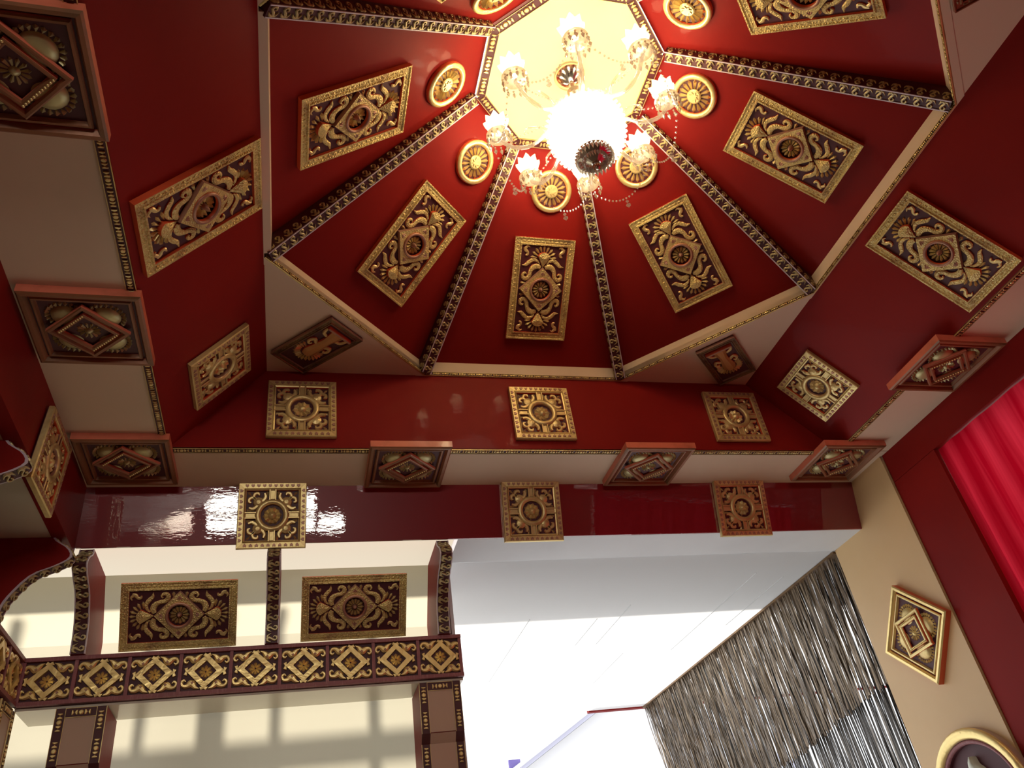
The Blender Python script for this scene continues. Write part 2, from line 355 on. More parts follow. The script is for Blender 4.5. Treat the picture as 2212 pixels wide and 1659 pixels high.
def leaf_spray():                          # the trefoil in each corner of a square panel, drawn in the (+,+) quarter
    def f():
        bm = bmesh.new(); lathe(bm, [(.029, 0), (.025, .011), (.010, .016), (0, .017)], 10, (.068, .068))
        for sw in (0, 1):
            q = (lambda p: (p[1], p[0])) if sw else (lambda p: p)
            ribbon(bm, [q(p) for p in ((.114, .040), (.096, .034), (.078, .044), (.070, .056))], [.012, .022, .021, .014], .013, 8)
            ribbon(bm, [q(p) for p in ((.076, .078), (.094, .092), (.112, .086), (.114, .070), (.103, .066))], [.018, .017, .019, .018, .008], .012, 12)
            petal(bm, q((.122, .026)) if not sw else (.026, .122), PI if not sw else -PI/2, -.002, .030, .014, .012, .009)
        petal(bm, (.101, .101), PI/4, -.002, .032, .002, .014, .007)
        return finish(bm, 'leaf_spray', ('gold', 'orange'))
    return cached('spray', f)
def cross_bar():
    def f():
        bm = bmesh.new()
        relief(bm, [(.072, -.016), (.136, -.016), (.136, .016), (.072, .016)], 0, .010, .001)
        for s in (-1, 1): relief(bm, [(.074, s*.010), (.134, s*.010), (.134, s*.018), (.074, s*.018)], .006, .017, .002)
        return finish(bm, 'cross_bar', ('gold', 'copper'))
    return cached('cbar', f)
def heart_row(n, L, w):
    def f():
        bm = bmesh.new()
        for i in range(n):
            x = -L/2+L*(i+.5)/n; relief(bm, [(x, -w*.5), (x+w*.42, -w*.05), (x+w*.36, w*.4), (x, w*.25), (x-w*.36, w*.4), (x-w*.42, -w*.05)], 0, .004, .001)
        return finish(bm, 'heart_border', ('copper', 'copper'))
    return cached('hearts%d' % n, f)
def flat_rail(length, w, h, key, mats=('gold', 'orange')):
    def f():
        bm = bmesh.new(); L = length/2
        prof = [(0, 0), (0, h*.8), (w*.08, h), (w*.72, h), (w*.78, h*.8), (w*.84, h), (w, h*.9), (w, 0)]
        a = [bm.verts.new((-L+y, -y, z)) for y, z in prof]; b = [bm.verts.new((L-y, -y, z)) for y, z in prof]
        for i in range(len(prof)-1): bm.faces.new((a[i], b[i], b[i+1], a[i+1])).material_index = 1 if i == 6 else 0
        bm.faces.new(a); bm.faces.new(b); return finish(bm, 'rail', mats)
    return cached(key, f)
def square_panel(mw, label, group='square carved rosette panels'):    # .335 m
    t = root('square_plaque', mw, label, 'wall panel', group)
    link('backing_board', board_mesh(.328, .328, .012, 'spb'), t)
    for k in range(4):
        a = k*PI/2; v = Matrix.Rotation(a, 4, 'Z') @ Vector((0, .1675, 0))
        r = link('frame_rail', flat_rail(.335, .040, .024, 'sprail'), t, mw=T(v.x, v.y, .004, a))
        tag(link('heart_border', heart_row(10, .28, .020), r, mw=T(0, -.015, .0235)), kind='stuff')
        link('cross_bar', cross_bar(), t, mw=T(0, 0, .012, a)); link('leaf_spray', leaf_spray(), t, mw=T(0, 0, .012, a))
    link('ring', ring_mesh(.056, .084, 0, .022, 'spring', ('gold', 'copper')), t, mw=T(0, 0, .010))
    link('petals', rosette_mesh(10, .014, .048, .012, .024, .010, 'spros'), t, mw=T(0, 0, .012))
    link('boss', cone_mesh(.024, .020, 'spboss', 'gold'), t, mw=T(0, 0, .012))
    return t

def sun_medallion(mw, label):
    t = root('sun_medallion', mw, label, 'medallion', 'round sun medallions')
    def disc():
        bm = bmesh.new(); lathe(bm, [(0, 0), (.104, 0), (.104, .008), (0, .008)], 28); return finish(bm, 'disc', 'dark_red')
    def star():
        bm = bmesh.new(); o = []
        for i in range(16): r = .026 if i % 2 == 0 else .015; o.append((r*math.cos(PI*i/8), r*math.sin(PI*i/8)))
        relief(bm, o, 0, .004, .001); return finish(bm, 'star', ('gold', 'copper'))
    def rays():
        bm = bmesh.new()
        for i in range(16):
            a = 2*PI*i/16; petal(bm, (0, 0), a, .034, .084, .006, .019, .016)
        return finish(bm, 'rays', 'gold')
    link('backing_disc', cached('mdisc', disc), t)
    link('ring', ring_mesh(.084, .112, 0, .024, 'mring', ('gold_bright', 'orange')), t)
    link('rays', cached('mrays', rays), t, mw=T(0, 0, .008))
    def hub():
        bm = bmesh.new(); lathe(bm, [(.036, .0), (.036, .016), (.030, .020), (0, .020)], 20); return finish(bm, 'hub', 'gold')
    h = link('hub', cached('mhub', hub), t); link('star', cached('mstar', star), h, mw=T(0, 0, .020))
    return t

def burst(n, r0, r1, key, m):
    def f():
        bm = bmesh.new()
        for i in range(n): petal(bm, (0, 0), 2*PI*i/n, r0, r1, .005, (r1*2*PI/n)*.8, .012)
        return finish(bm, 'sunburst', m)
    return cached(key, f)
def lozenge_panel(mw, label, golden=False, group='orange framed lozenge panels'):   # .405 m square, thick
    t = root('lozenge_plaque', mw, label, 'ceiling panel' if not golden else 'wall panel', group)
    sfx = 'g' if golden else 'o'; outer = 'gold_bright' if golden else 'brown_orange'; edge = 'orange' if golden else 'salmon'; inner = 'gold' if golden else 'brown_orange'
    w = .405
    link('backing_board', board_mesh(w-.02, w-.02, .018, 'lzb'+sfx, 'dark_red', 'salmon'), t)
    def rail(wd, ww, hh, key, mm):
        def f():
            bm = bmesh.new(); L = wd/2; prof = [(0, 0), (0, hh*.85), (ww*.25, hh), (ww*.7, hh), (ww, hh*.6), (ww, 0)]
            a = [bm.verts.new((-L+y, -y, z)) for y, z in prof]; b = [bm.verts.new((L-y, -y, z)) for y, z in prof]
            for i in range(len(prof)-1): bm.faces.new((a[i], b[i], b[i+1], a[i+1])).material_index = 1 if i in (0, 4) else 0
            bm.faces.new(a); bm.faces.new(b); return finish(bm, 'rail', mm)
        return cached(key, f)
    for k in range(4):
        a = k*PI/2
        for wd, ww, hh, key, mm, nm in ((w, .028, .040, 'A', (outer, edge), 'outer_rail'), (w-.072, .016, .032, 'B', (inner, edge), 'inner_rail')):
            v = Matrix.Rotation(a, 4, 'Z') @ Vector((0, wd/2, 0)); link(nm, rail(wd, ww, hh, 'lz'+key+sfx, mm), t, mw=T(v.x, v.y, 0, a))
        d = Matrix.Rotation(a, 4, 'Z') @ Vector((.067, .067, 0))
        def dome():
            bm = bmesh.new(); lathe(bm, [(.052, 0), (.047, .010), (.030, .017), (0, .020)], 18); return finish(bm, 'lobe', 'gold' if golden else 'olive', True)
        l = link('lobe', cached('lobe'+sfx, dome), t, mw=T(d.x, d.y, .018)); link('sunburst', burst(22, .054, .072, 'bst'+sfx, 'gold' if golden else 'olive'), l)
        for q, (wd, ww, hh, zz, key) in enumerate(((.205, .018, .016, .030, 'C'), (.150, .016, .014, .034, 'D'))):
            b = a+PI/4; v = Matrix.Rotation(b, 4, 'Z') @ Vector((0, wd/2, 0)); r = link('lozenge_rail', rail(wd, ww, hh, 'lz'+key+sfx, (inner, edge)), t, mw=T(v.x, v.y, zz, b))
            if q == 1 and k in (0, 2):
                def beads():
                    bm = bmesh.new()
                    for i in range(12): gem(bm, (-.066+.012*i, -.004, .016), .005, .010, 6)
                    return finish(bm, 'bead_row', 'gold_bright', True)
                tag(link('bead_row', cached('brow', beads), r), kind='stuff')
    def plate():
        bm = bmesh.new(); relief(bm, [(-.1, 0), (0, -.1), (.1, 0), (0, .1)], 0, .014, .001); return finish(bm, 'inner_plate', ('dark_red', 'dark_red'))
    link('inner_plate', cached('lzplate', plate), t, mw=T(0, 0, .016))
    link('petals', rosette_mesh(12, .016, .044, .006, .014, .010, 'lzros'+sfx, 'gold' if golden else 'olive'), t, mw=T(0, 0, .029))
    link('boss', cone_mesh(.016, .014, 'lzboss'+sfx, 'gold' if golden else 'olive'), t, mw=T(0, 0, .029))
    return t

def corner_panel(mw, label):               # narrow panel of the white corner triangles, .225 x .42 m, burst end towards +y
    t = root('corner_plaque', mw, label, 'ceiling panel', 'dark carved panels on the white corner triangles')
    w, h = .225, .40
    link('backing_board', board_mesh(w-.004, h-.004, .012, 'cpb'), t)
    rails(t, w, h, .030, .016, 'cp', .006, ('bronze', 'copper'))
    def body():
        bm = bmesh.new()
        ribbon(bm, [(0, -.14), (0, -.06), (0, .04), (0, .075)], [.075, .045, .075, .05], .020, 10)
        return finish(bm, 'vase_body', ('copper_gold', 'orange'))
    link('vase_body', cached('cpbody', body), t, mw=T(0, 0, .012))
    def teeth():
        bm = bmesh.new()
        for i in range(15):
            a = math.radians(-25+230*i/14); petal(bm, (0, .055), a, .040, .078, .006, .018, .012)
        return finish(bm, 'fan_petals', 'gold')
    link('fan_petals', cached('cpteeth', teeth), t, mw=T(0, 0, .012))
    def curl():
        bm = bmesh.new(); ribbon(bm, [(.028, -.02), (.052, -.035), (.064, -.010), (.050, .006), (.042, -.008)], [.020, .022, .018, .014, .008], .012, 12)
        ribbon(bm, [(.030, -.09), (.056, -.10), (.066, -.13), (.052, -.145)], [.016, .020, .016, .008], .010, 10)
        return finish(bm, 'scroll', ('gold', 'orange'))
    for sx in (1, -1): link('scroll', cached('cpcurl', curl), t, mw=T(0, 0, .012, 0, sx))
    def bar():
        bm = bmesh.new(); relief(bm, [(-.075, -.006), (.075, -.006), (.075, .006), (-.075, .006)], 0, .024, .002); return finish(bm, 'cross_bar', ('copper', 'orange'))
    link('cross_bar', cached('cpbar', bar), t, mw=T(0, -.148, .012))
    return t

def swan_mesh():                           # unit size, about 1 x 1, head up
    def f():
        bm = bmesh.new()
        ribbon(bm, [(-.02, .14), (-.16, .22), (-.10, .42), (.12, .44), (.22, .24), (.10, .02), (-.02, -.18), (.06, -.38), (.28, -.34), (.40, -.06)], [.08, .16, .20, .20, .20, .20, .26, .30, .22, .05], .16, 16)
        ribbon(bm, [(.06, -.34), (-.22, -.36), (-.42, -.04)], [.24, .20, .04], .14, 6)
        return finish(bm, 'swan', ('ivory', 'ivory'))
    return cached('swan', f)
def bead_strip_mesh(L, w, key, mats=('gold', 'dark_red')):       # dark strip with gold rims and a circle/arrow pattern; along x, centred
    def f():
        bm = bmesh.new()
        relief(bm, [(-L/2, -w/2), (L/2, -w/2), (L/2, w/2), (-L/2, w/2)], 0, .004, 0, 1, 1)
        for s in (-1, 1):
            a, b = sorted((s*w/2, s*w*.455)); relief(bm, [(-L/2, a), (L/2, a), (L/2, b), (-L/2, b)], 0, .008, 0, 0, 0)
        r = w*.27; p = r*8.2; n = max(1, int(L/p)); p = L/n
        for i in range(n):
            x = -L/2+p*(i+.5); c = [(x+r*math.cos(2*PI*j/8), r*math.sin(2*PI*j/8)) for j in range(8)]
            relief(bm, c, .004, .011, r*.3, 0, 0)
            for s in (-1, 1):
                for q, (x0, x1) in enumerate(((1.25, 2.35), (3.45, 2.55))):
                    relief(bm, [(x+s*r*x0, -r), (x+s*r*(x0*.45+x1*.55), -r*.9), (x+s*r*x1, 0), (x+s*r*(x0*.45+x1*.55), r*.9), (x+s*r*x0, r)], .004, .010, r*.2, 0, 0)
        return finish(bm, 'bead_strip', mats)
    return cached(key, f)

# ------------------------------------------------------------------ the setting
def struct(name, bm, mats, smooth=False, parent=None):
    o = link(name, finish(bm, name, mats, smooth), parent)
    if not parent: o['kind'] = 'structure'
    return o
def wbox(bm, p, q, mi=0): quadbox(bm, W(*p), W(*q), mi)
def prism(bm, prof, axis, a, b, mi=0):      # profile in the two other axes, extruded along axis from a to b (plan units)
    def pt(c, t): return W(t, c[0], c[1]) if axis == 'x' else W(c[0], t, c[1]) if axis == 'y' else W(c[0], c[1], t)
    hexa(bm, [pt(c, a) for c in prof], [pt(c, b) for c in prof], mi)
XL, XR, YF, YB = -.06, 1.00, .245, 1.307    # top square of the well
ZS, ZR, ZC = .822, 1.0, .713                # beam soffit, octagon rim, outer ceiling
CX, CY = .47, .776
FL = -EYE/S
bm = bmesh.new(); wbox(bm, (-.9, -1.1, FL-.03), (1.5, 1.7, FL)); struct('floor', bm, 'floor')

# well: slopes left and right, upright faces front and back
bm = bmesh.new(); prism(bm, [(-.22, ZS), (XL, ZR), (XL-.02, ZR+.012), (-.24, ZS+.012)], 'y', YF-.0, YB+.0); struct('wall_left_slope', bm, 'red')
bm = bmesh.new(); prism(bm, [(1.17, ZS), (XR, ZR), (XR+.02, ZR+.012), (1.19, ZS+.012)], 'y', YF, YB); struct('wall_right_slope', bm, 'red')
bm = bmesh.new(); wbox(bm, (-.24, YB, ZS), (1.19, YB+.02, ZR+.02)); struct('wall_back_upper', bm, 'red')
bm = bmesh.new(); wbox(bm, (-.24, YF-.02, ZS+.002), (1.19, YF, ZR+.02)); struct('wall_front_upper', bm, 'red')
# soffits
def box_struct(name, p, q, m): bm = bmesh.new(); wbox(bm, p, q); return struct(name, bm, m)
box_struct('ceiling_back_soffit', (-.378, YB+.002, ZS), (1.31, 1.450, ZS+.03), 'white')
box_struct('ceiling_left_soffit', (-.378, YF-.15, ZS), (-.2215, YB+.002, ZS+.03), 'white')
box_struct('ceiling_right_soffit', (1.1715, YF-.15, ZS), (1.31, YB, ZS+.03), 'white')
box_struct('ceiling_front', (-.6, -1.0, ZS), (1.4, YF-.151, ZS+.03), 'dark_red')
box_struct('ceiling_front_soffit', (-.378, YF-.15, ZS-.0005), (1.31, YF, ZS+.03), 'white')
# lintels under the soffits
bm = bmesh.new(); prism(bm, [(1.450, ZS+.001), (1.480, ZC), (1.4835, ZC), (1.4835, ZS+.001)], 'x', -.385, 1.31); struct('wall_back_lintel', bm, 'lacquer')
bm = bmesh.new(); prism(bm, [(-.378, ZS), (-.386, .705), (-.41, .705), (-.41, ZS)], 'y', -1.0, 1.482); struct('wall_left_lintel', bm, 'red')
bm = bmesh.new(); prism(bm, [(1.305, ZS), (1.305, .753), (1.36, .753), (1.36, ZS)], 'y', -1.0, 1.33); struct('wall_right_lintel', bm, 'red')
# outer ceiling strips and walls
box_struct('ceiling_back_strip', (.326, 1.4838, ZC), (1.36, 1.598, ZC+.03), 'porch')
def sheet(name, pts, m):                    # thin translucent sheet lit by the daylight behind it
    bm = bmesh.new(); bm.faces.new([bm.verts.new(W(*p)) for p in pts]); struct(name, bm, m)
sheet('ceiling_back_recess', [(-.60, 1.4832, ZC), (.318, 1.4832, ZC), (.318, 1.690, ZC), (-.60, 1.690, ZC)], 'backlit_top')
box_struct('ceiling_left_strip', (-.60, -1.0, .706), (-.387, 1.482, .736), 'wall')
sheet('wall_back', [(-.60, 1.676, FL), (.318, 1.676, FL), (.318, 1.676, .6035), (-.60, 1.676, .6035)], 'backlit')
sheet('wall_back_cove', [(-.60, 1.606, ZC), (.318, 1.606, ZC), (.318, 1.676, .6035), (-.60, 1.676, .6035)], 'backlit')
box_struct('wall_back_end', (.319, 1.60, FL), (.326, 1.74, ZC), 'porch')
for x0, w0 in ((-.555, .02), (-.31, .014), (-.20, .045), (-.068, .016), (.12, .018), (.296, .02)):
    box_struct('wall_back_stud', (x0, 1.77, FL), (x0+w0, 1.79, .80), 'floor')
for z0, h0 in ((.44, .04), (.20, .02), (-.1, .03)): box_struct('wall_back_rail', (-.6, 1.792, z0+.06), (.318, 1.81, z0+h0+.06), 'floor')
box_struct('wall_left', (-.63, -1.05, FL), (-.585, 1.72, .73), 'wall')
# the wall behind the camera with its clerestory windows
wins = [(-.88, -.47, .56, .745, 'frosted'), (-.41, -.26, .56, .635, None), (-.41, -.26, .652, .745, None), (-.24, -.09, .56, .635, None), (-.24, -.09, .652, .745, None), (-.06, .10, .56, .635, None), (-.06, .10, .652, .745, None), (.115, .24, .56, .635, None)]
xs = sorted({-.9, 1.45, *[w[0] for w in wins], *[w[1] for w in wins]}); zs = sorted({FL, .86, *[w[2] for w in wins], *[w[3] for w in wins]})
bm = bmesh.new()
for a, b in zip(xs, xs[1:]):
    for c, d in zip(zs, zs[1:]):
        if not any(w[0] <= a and b <= w[1] and w[2] <= c and d <= w[3] for w in wins): wbox(bm, (a, -1.05, c), (b, -1.0, d))
bmesh.ops.remove_doubles(bm, verts=bm.verts, dist=1e-5); struct('wall_front', bm, 'red')
box_struct('window_1', (-.88, -1.03, .56), (-.47, -1.025, .745), 'frosted')
# right pillar: white return towards the porch, red face towards the room
box_struct('wall_right_pillar', (1.305, 1.19, FL), (1.37, 1.331, .752), 'red')
M['lamp_tinted_cream'] = mat('cream_paint_lamp_tinted', (0.62, 0.42, 0.21), 0.5, vary=((0.56, 0.37, 0.17), 1.6, 0.4, 0.75), bump=('noise', 12, 0.05, 0.01), coat=0.1, coat_rough=0.1)  # cream paint again, with the lamps' warm light put into its colour
box_struct('wall_right', (1.300, 1.333, FL), (1.37, 1.60, ZS), 'lamp_tinted_cream')
box_struct('wall_right_outer', (1.31, -1.05, FL), (1.37, -.35, .76), 'wall')
# octagon: white corner triangles, fascia, sloping faces, top plate
A0, A1, ZF, ZT = .53, .1655, 1.035, 1.309
def octv(ap, z, k): a = PI/8+k*PI/4; r = ap/math.cos(PI/8); return (CX+r*math.cos(a), CY+r*math.sin(a), z)
bm = bmesh.new()
for sx, sy in ((-1, -1), (1, -1), (1, 1), (-1, 1)):
    c = (CX+sx*A0, CY+sy*A0); l = A0*(1-math.tan(PI/8))
    tri = [(c[0]+sx*.015, c[1]+sy*.015), (c[0]-sx*l, c[1]+sy*.015), (c[0]-sx*l, c[1]), (c[0], c[1]-sy*l), (c[0]+sx*.015, c[1]-sy*l)]
    hexa(bm, [W(x, y, ZR) for x, y in tri], [W(x, y, ZR+.02) for x, y in tri])
struct('ceiling_corners', bm, 'white')
ceil = bpy.data.objects.new('ceiling', None); C.objects.link(ceil); ceil['kind'] = 'structure'; ceil.location = (0, 0, 0)
for k in range(8):
    a, b = octv(A0, 0, k-1), octv(A0, 0, k); a2, b2 = octv(A0+.012, 0, k-1), octv(A0+.012, 0, k)
    bm = bmesh.new()
    hexa(bm, [W(a[0], a[1], ZR-.001), W(b[0], b[1], ZR-.001), W(b2[0], b2[1], ZR-.001), W(a2[0], a2[1], ZR-.001)], [W(a[0], a[1], ZF+.01), W(b[0], b[1], ZF+.01), W(b2[0], b2[1], ZF+.01), W(a2[0], a2[1], ZF+.01)])
    struct('fascia', bm, 'white', parent=ceil)
    bm = bmesh.new(); lo = [octv(A0, ZF, k-1), octv(A0, ZF, k), octv(A1, ZT, k), octv(A1, ZT, k-1)]
    hi = [octv(A0+.01, ZF+.02, k-1), octv(A0+.01, ZF+.02, k), octv(A1+.01, ZT+.02, k), octv(A1+.01, ZT+.02, k-1)]
    hexa(bm, [W(*p) for p in lo], [W(*p) for p in hi]); struct('sloping_panel', bm, 'red', parent=ceil)
bm = bmesh.new(); prism(bm, [(-.0605, ZR-.001), (-.049, ZR+.001), (-.049, ZF+.008), (-.0605, ZF+.008)], 'y', .565, .985); struct('fascia_lip', bm, 'white', parent=ceil)
bm = bmesh.new(); hexa(bm, [W(*octv(A1-.004, ZT-.006, k)) for k in range(8)], [W(*octv(A1-.004, ZT+.012, k)) for k in range(8)]); struct('top_plate', bm, 'yellow', parent=ceil)
# porch ceiling, its red edge board, ground outside
sheet('ceiling_porch', [(.327, 1.600, ZC), (2.6, 1.600, ZC), (2.6, 2.96, ZC), (.327, 2.96, ZC)], 'porch_sheet')
box_struct('ceiling_eave', (.30, 1.4840, ZC+.10), (2.6, 2.07, ZC+.13), 'porch')      # solid eave above: the sheet glows only beyond it
for x0, y0, y1 in ((.60, 1.97, 2.5), (.795, 1.99, 2.2), (.86, 1.9, 2.2), (1.14, 1.72, 2.3), (.98, 2.3, 2.6), (1.235, 1.75, 2.1)):
    box_struct('ceiling_seam', (x0, y0, ZC-.0012), (x0+.0022, y1, ZC+.001), 'porch')
box_struct('trim_1', (1.08, 2.962, ZC-.004), (2.6, 2.985, ZC+.05), 'red')  # left part left off: the glare that bleaches it is put into the length
bm = bmesh.new(); wbox(bm, (-14, 1.72, FL-.06), (18, 26, FL-.01)); wbox(bm, (1.5, -14, FL-.06), (18, 1.72, FL-.01)); wbox(bm, (-14, -14, FL-.06), (18, -1.1, FL-.01)); struct('ground', bm, 'ground')

# ------------------------------------------------------------------ gold bead strips along the edges
def strip(p, q, nrm, w, label, name='bead_strip', parent=None, group='gold bead mouldings'):
    a, b = W(*p), W(*q); u = (b-a).normalized(); n = Vector(nrm).normalized(); v = n.cross(u); L = (b-a).length; c = (a+b)/2
    mw = Matrix(((u.x, v.x, n.x, c.x), (u.y, v.y, n.y, c.y), (u.z, v.z, n.z, c.z), (0, 0, 0, 1)))
    o = link(name, bead_strip_mesh(L, w, 'bs%.3f_%.3f' % (L, w)), parent, mw=mw)
    if parent is None and not name.startswith('trim'): tag(o, label, 'moulding', group)
    return o
names8 = ['right', 'back right', 'back', 'back left', 'left', 'front left', 'front', 'front right']
lab_rim = lab_top = ['']*8
for k in range(8):
    a, b = octv(A0-.0, ZR+.003, k-1), octv(A0, ZR+.003, k); ang = k*PI/4; n = (-math.cos(ang), -math.sin(ang), 0)
    if k != 4: strip(a, b, n, .021, lab_rim[k], 'bead_moulding', ceil)
    a, b = octv(A1-.010, ZT-.006, k-1), octv(A1-.010, ZT-.006, k)
    strip(a, b, (0, 0, -1), .045, lab_top[k], 'plate_edge', ceil)
strip((-.214, YB+.007, ZS), (1.165, YB+.007, ZS), (0, 0, -1), .034, 'gold bead moulding along the inner edge of the rear beam soffit', 'trim_2', None)['kind'] = 'structure'
strip((-.227, YF, ZS), (-.227, YB, ZS), (0, 0, -1), .034, 'dark bead moulding along the inner edge of the left beam soffit', 'trim_3', None)['kind'] = 'structure'
strip((1.177, YB, ZS), (1.177, YF, ZS), (0, 0, -1), .034, 'gold bead moulding along the inner edge of the right beam soffit', 'trim_4', None)['kind'] = 'structure'

# ------------------------------------------------------------------ ribs with swans
rib_lab = {0: 'swan-carved ceiling rib ending at the upper right corner of the octagon', 1: 'swan-carved ceiling rib running to the lower right, right of the tilted fan panel',
 2: 'swan-carved ceiling rib right of the upright fan panel, under the lowest lamps', 3: 'swan-carved ceiling rib left of the upright fan panel', 4: 'swan-carved ceiling rib running to the left, below the left sun medallion',
 5: 'swan-carved ceiling rib level across the upper left', 6: 'swan-carved ceiling rib out over the viewer to the left', 7: 'swan-carved ceiling rib out over the viewer to the right'}
for k in range(8):
    P0, P1 = W(*octv(A0-.004, ZF-.028, k)), W(*octv(A1+.004, ZT-.006, k)); d = (P1-P0); L = d.length; d.normalize()
    a = PI/8+k*PI/4; tng = Vector((-math.sin(a), math.cos(a), 0)); n = d.cross(tng); n = n if n.z < 0 else -n; v = n.cross(d)
    mw = Matrix(((d.x, v.x, n.x, P0.x), (d.y, v.y, n.y, P0.y), (d.z, v.z, n.z, P0.z), (0, 0, 0, 1)))
    t = root('ceiling_rib', mw, rib_lab[k], 'rib', 'swan-carved ribs of the octagonal ceiling')
    wd, hh = .054, .092
    def ribm():
        bm = bmesh.new(); quadbox(bm, (0, -wd/2, -.06), (L, wd/2, hh-.06)); return finish(bm, 'rib', 'dark_red')
    link('beam', cached('ribbeam', ribm), t)
    def edge():
        bm = bmesh.new(); quadbox(bm, (0, -.0025, 0), (L, .0025, .004)); return finish(bm, 'edge', 'line')
    for s in (-1, 1): link('edge_line', cached('ribedge', edge), t, mw=T(0, s*(wd/2-.0025), hh-.06))
    N = 25; pch = L/N
    for i in range(N):
        x = pch*(i+.5); sgn = 1 if k in (3, 4, 5, 6) else 1
        link('swan', swan_mesh(), t, mw=Matrix.Translation((x, 0, hh-.06)) @ Matrix.Diagonal((pch*.92*(-1 if k in (3, 4, 5) else 1), .043, .04, 1)))
    side = 1 if mw.to_3x3().col[1].dot(Vector((0, 1, 0))) > 0 else -1
    ys = {0: -1, 1: -1}
    for s in (1, -1):
        vis = (Matrix(mw) @ Vector((L/2, s*wd/2, .02)) - Vector((0, 0, EYE))).dot((mw.to_3x3() @ Vector((0, s, 0)))) < 0
        if not vis: continue
        for i in range(N):
            x = pch*(i+.5); rotm = Matrix.Rotation(-s*PI/2, 4, 'X')
            link('swan', swan_mesh(), t, mw=Matrix.Translation((x, s*wd/2, .006)) @ rotm @ Matrix.Diagonal((pch*.92, .043, .03, 1)))

# ------------------------------------------------------------------ panels and medallions on the octagon's slopes
def face(k):
    a = k*PI/4; n2 = Vector((math.cos(a), math.sin(a))); t = Vector((-n2.y, n2.x))
    O = Vector((CX+n2.x*A0, CY+n2.y*A0, ZF)); Tt = Vector((CX+n2.x*A1, CY+n2.y*A1, ZT)); return O, Vector((-t.x, -t.y, 0)), (Tt-O).normalized()
flab = {0: 'long gold fan panel on the right red slope of the octagon', 1: 'long gold fan panel tilted left on the lower right red slope of the octagon', 2: 'upright long gold fan panel at the centre of the rear red slope',
 3: 'long gold fan panel tilted right on the lower left red slope of the octagon', 4: 'long gold fan panel on the left red slope, beside the white strip', 5: 'long gold fan panel over the viewer, left of the plate', 6: 'long gold fan panel directly over the viewer', 7: 'long gold fan panel cut off by the top edge of the picture'}
mlab = {0: 'gold sun medallion right of the chandelier', 1: 'gold sun medallion partly behind a lamp at the lower right of the chandelier', 2: 'gold sun medallion behind the lowest left lamp of the chandelier', 3: 'gold sun medallion at the lower left of the yellow plate', 4: 'gold sun medallion at the left of the yellow plate', 5: 'gold sun medallion barely showing at the top edge, left', 6: 'gold sun medallion over the viewer', 7: 'gold sun medallion cut by the top edge, right of the plate'}
for k in range(8):
    O, u, v = face(k)
    long_panel(frame_mat(O+u*.018+v*.168, u, v), flab[k]); sun_medallion(frame_mat(O+u*.020+v*.370, u, v), mlab[k])
SL = Vector((.16, 0, .178)).normalized(); SR = Vector((-.17, 0, .178)).normalized()
long_panel(frame_mat(Vector((-.22, .809, .822))+SL*.120, (0, 1, 0), SL), 'long gold fan panel on the sloping red left side below the octagon')
square_panel(frame_mat(Vector((-.22, 1.184, .822))+SL*.126, (0, 1, 0), SL), 'square rosette panel on the sloping red left side')
long_panel(frame_mat(Vector((1.17, .778, .822))+SR*.117, (0, -1, 0), SR), 'long gold fan panel on the dark red right slope outside the octagon')
square_panel(frame_mat(Vector((1.17, 1.185, .822))+SR*.124, (0, -1, 0), SR), 'silvery square rosette panel on the dark red right slope')
for x, l in ((.009, 'square rosette panel on the upper red band, below the left corner triangle'), (.490, 'brightly lit square rosette panel at the centre of the upper red band'), (.940, 'skewed-looking square rosette panel at the right end of the upper red band')):
    square_panel(frame_mat((x, YB-.001, .905), (1, 0, 0), (0, 0, 1)), l)
lt = Vector((0, -.030, .109)).normalized()
for x, l in ((-.042, 'square rosette panel beside the window reflections on the glossy lower red band'), (.487, 'square rosette panel at the middle of the glossy lower red band'), (.988, 'square rosette panel at the right of the glossy lower red band')):
    square_panel(frame_mat(Vector((x, 1.480, .713))+lt*.053, (1, 0, 0), lt), l)
square_panel(frame_mat((-.382, 1.215, .735), (0, 1, 0), (.008, 0, .117)), 'square rosette panel seen edge-on on the dark left lintel')
for cx, cy, up, l in ((.033, 1.218, (-1, 1), 'dark carved panel on the left white corner triangle'), (.907, 1.218, (1, 1), 'small dark carved panel on the right white corner triangle'), (.907, .334, (1, -1), 'dark carved panel on the white triangle at the upper right picture corner'), (.033, .334, (-1, -1), 'dark carved panel on the corner triangle out of view')):
    v = Vector((up[0], up[1], 0)).normalized(); u = v.cross(Vector((0, 0, -1)))
    corner_panel(frame_mat((cx, cy, ZR), u, v), l)
for x, y, l in ((-.292, .560, 'large dark lozenge panel cut by the upper left picture edge'), (-.292, .975, 'dark orange framed lozenge panel on the left beam, second from the corner'), (-.292, 1.340, 'dark orange framed lozenge panel at the rear left corner of the beams'),
  (.212, 1.358, 'orange framed lozenge panel on the rear beam, left of centre'), (.728, 1.357, 'orange framed lozenge panel on the rear beam, right of centre'), (1.188, 1.342, 'orange framed lozenge panel at the rear right corner of the beams'), (1.208, .983, 'orange framed lozenge panel on the right beam above the red curtain')):
    lozenge_panel(frame_mat((x, y, ZS), (1, 0, 0), (0, -1, 0)), l)
lozenge_panel(frame_mat((1.300, 1.444, .449), Matrix.Rotation(math.radians(0), 3, 'X') @ Vector((0, -math.cos(math.radians(42)), -math.sin(math.radians(42)))), (0, -math.sin(math.radians(42)), math.cos(math.radians(42)))), 'bright gold lozenge panel on the cream wall beside the string curtain', True, 'gold wall lozenges')
tv = Vector((0, -.07, .11)).normalized()
for x, l in ((-.214, 'long fan panel lying level on the cream wall, left of the middle bracket'), (.126, 'long fan panel lying level on the cream wall, right of the middle bracket')):
    long_panel(frame_mat((x, 1.640, .642), (-tv.x, -tv.y, -tv.z), (1, 0, 0)), l)

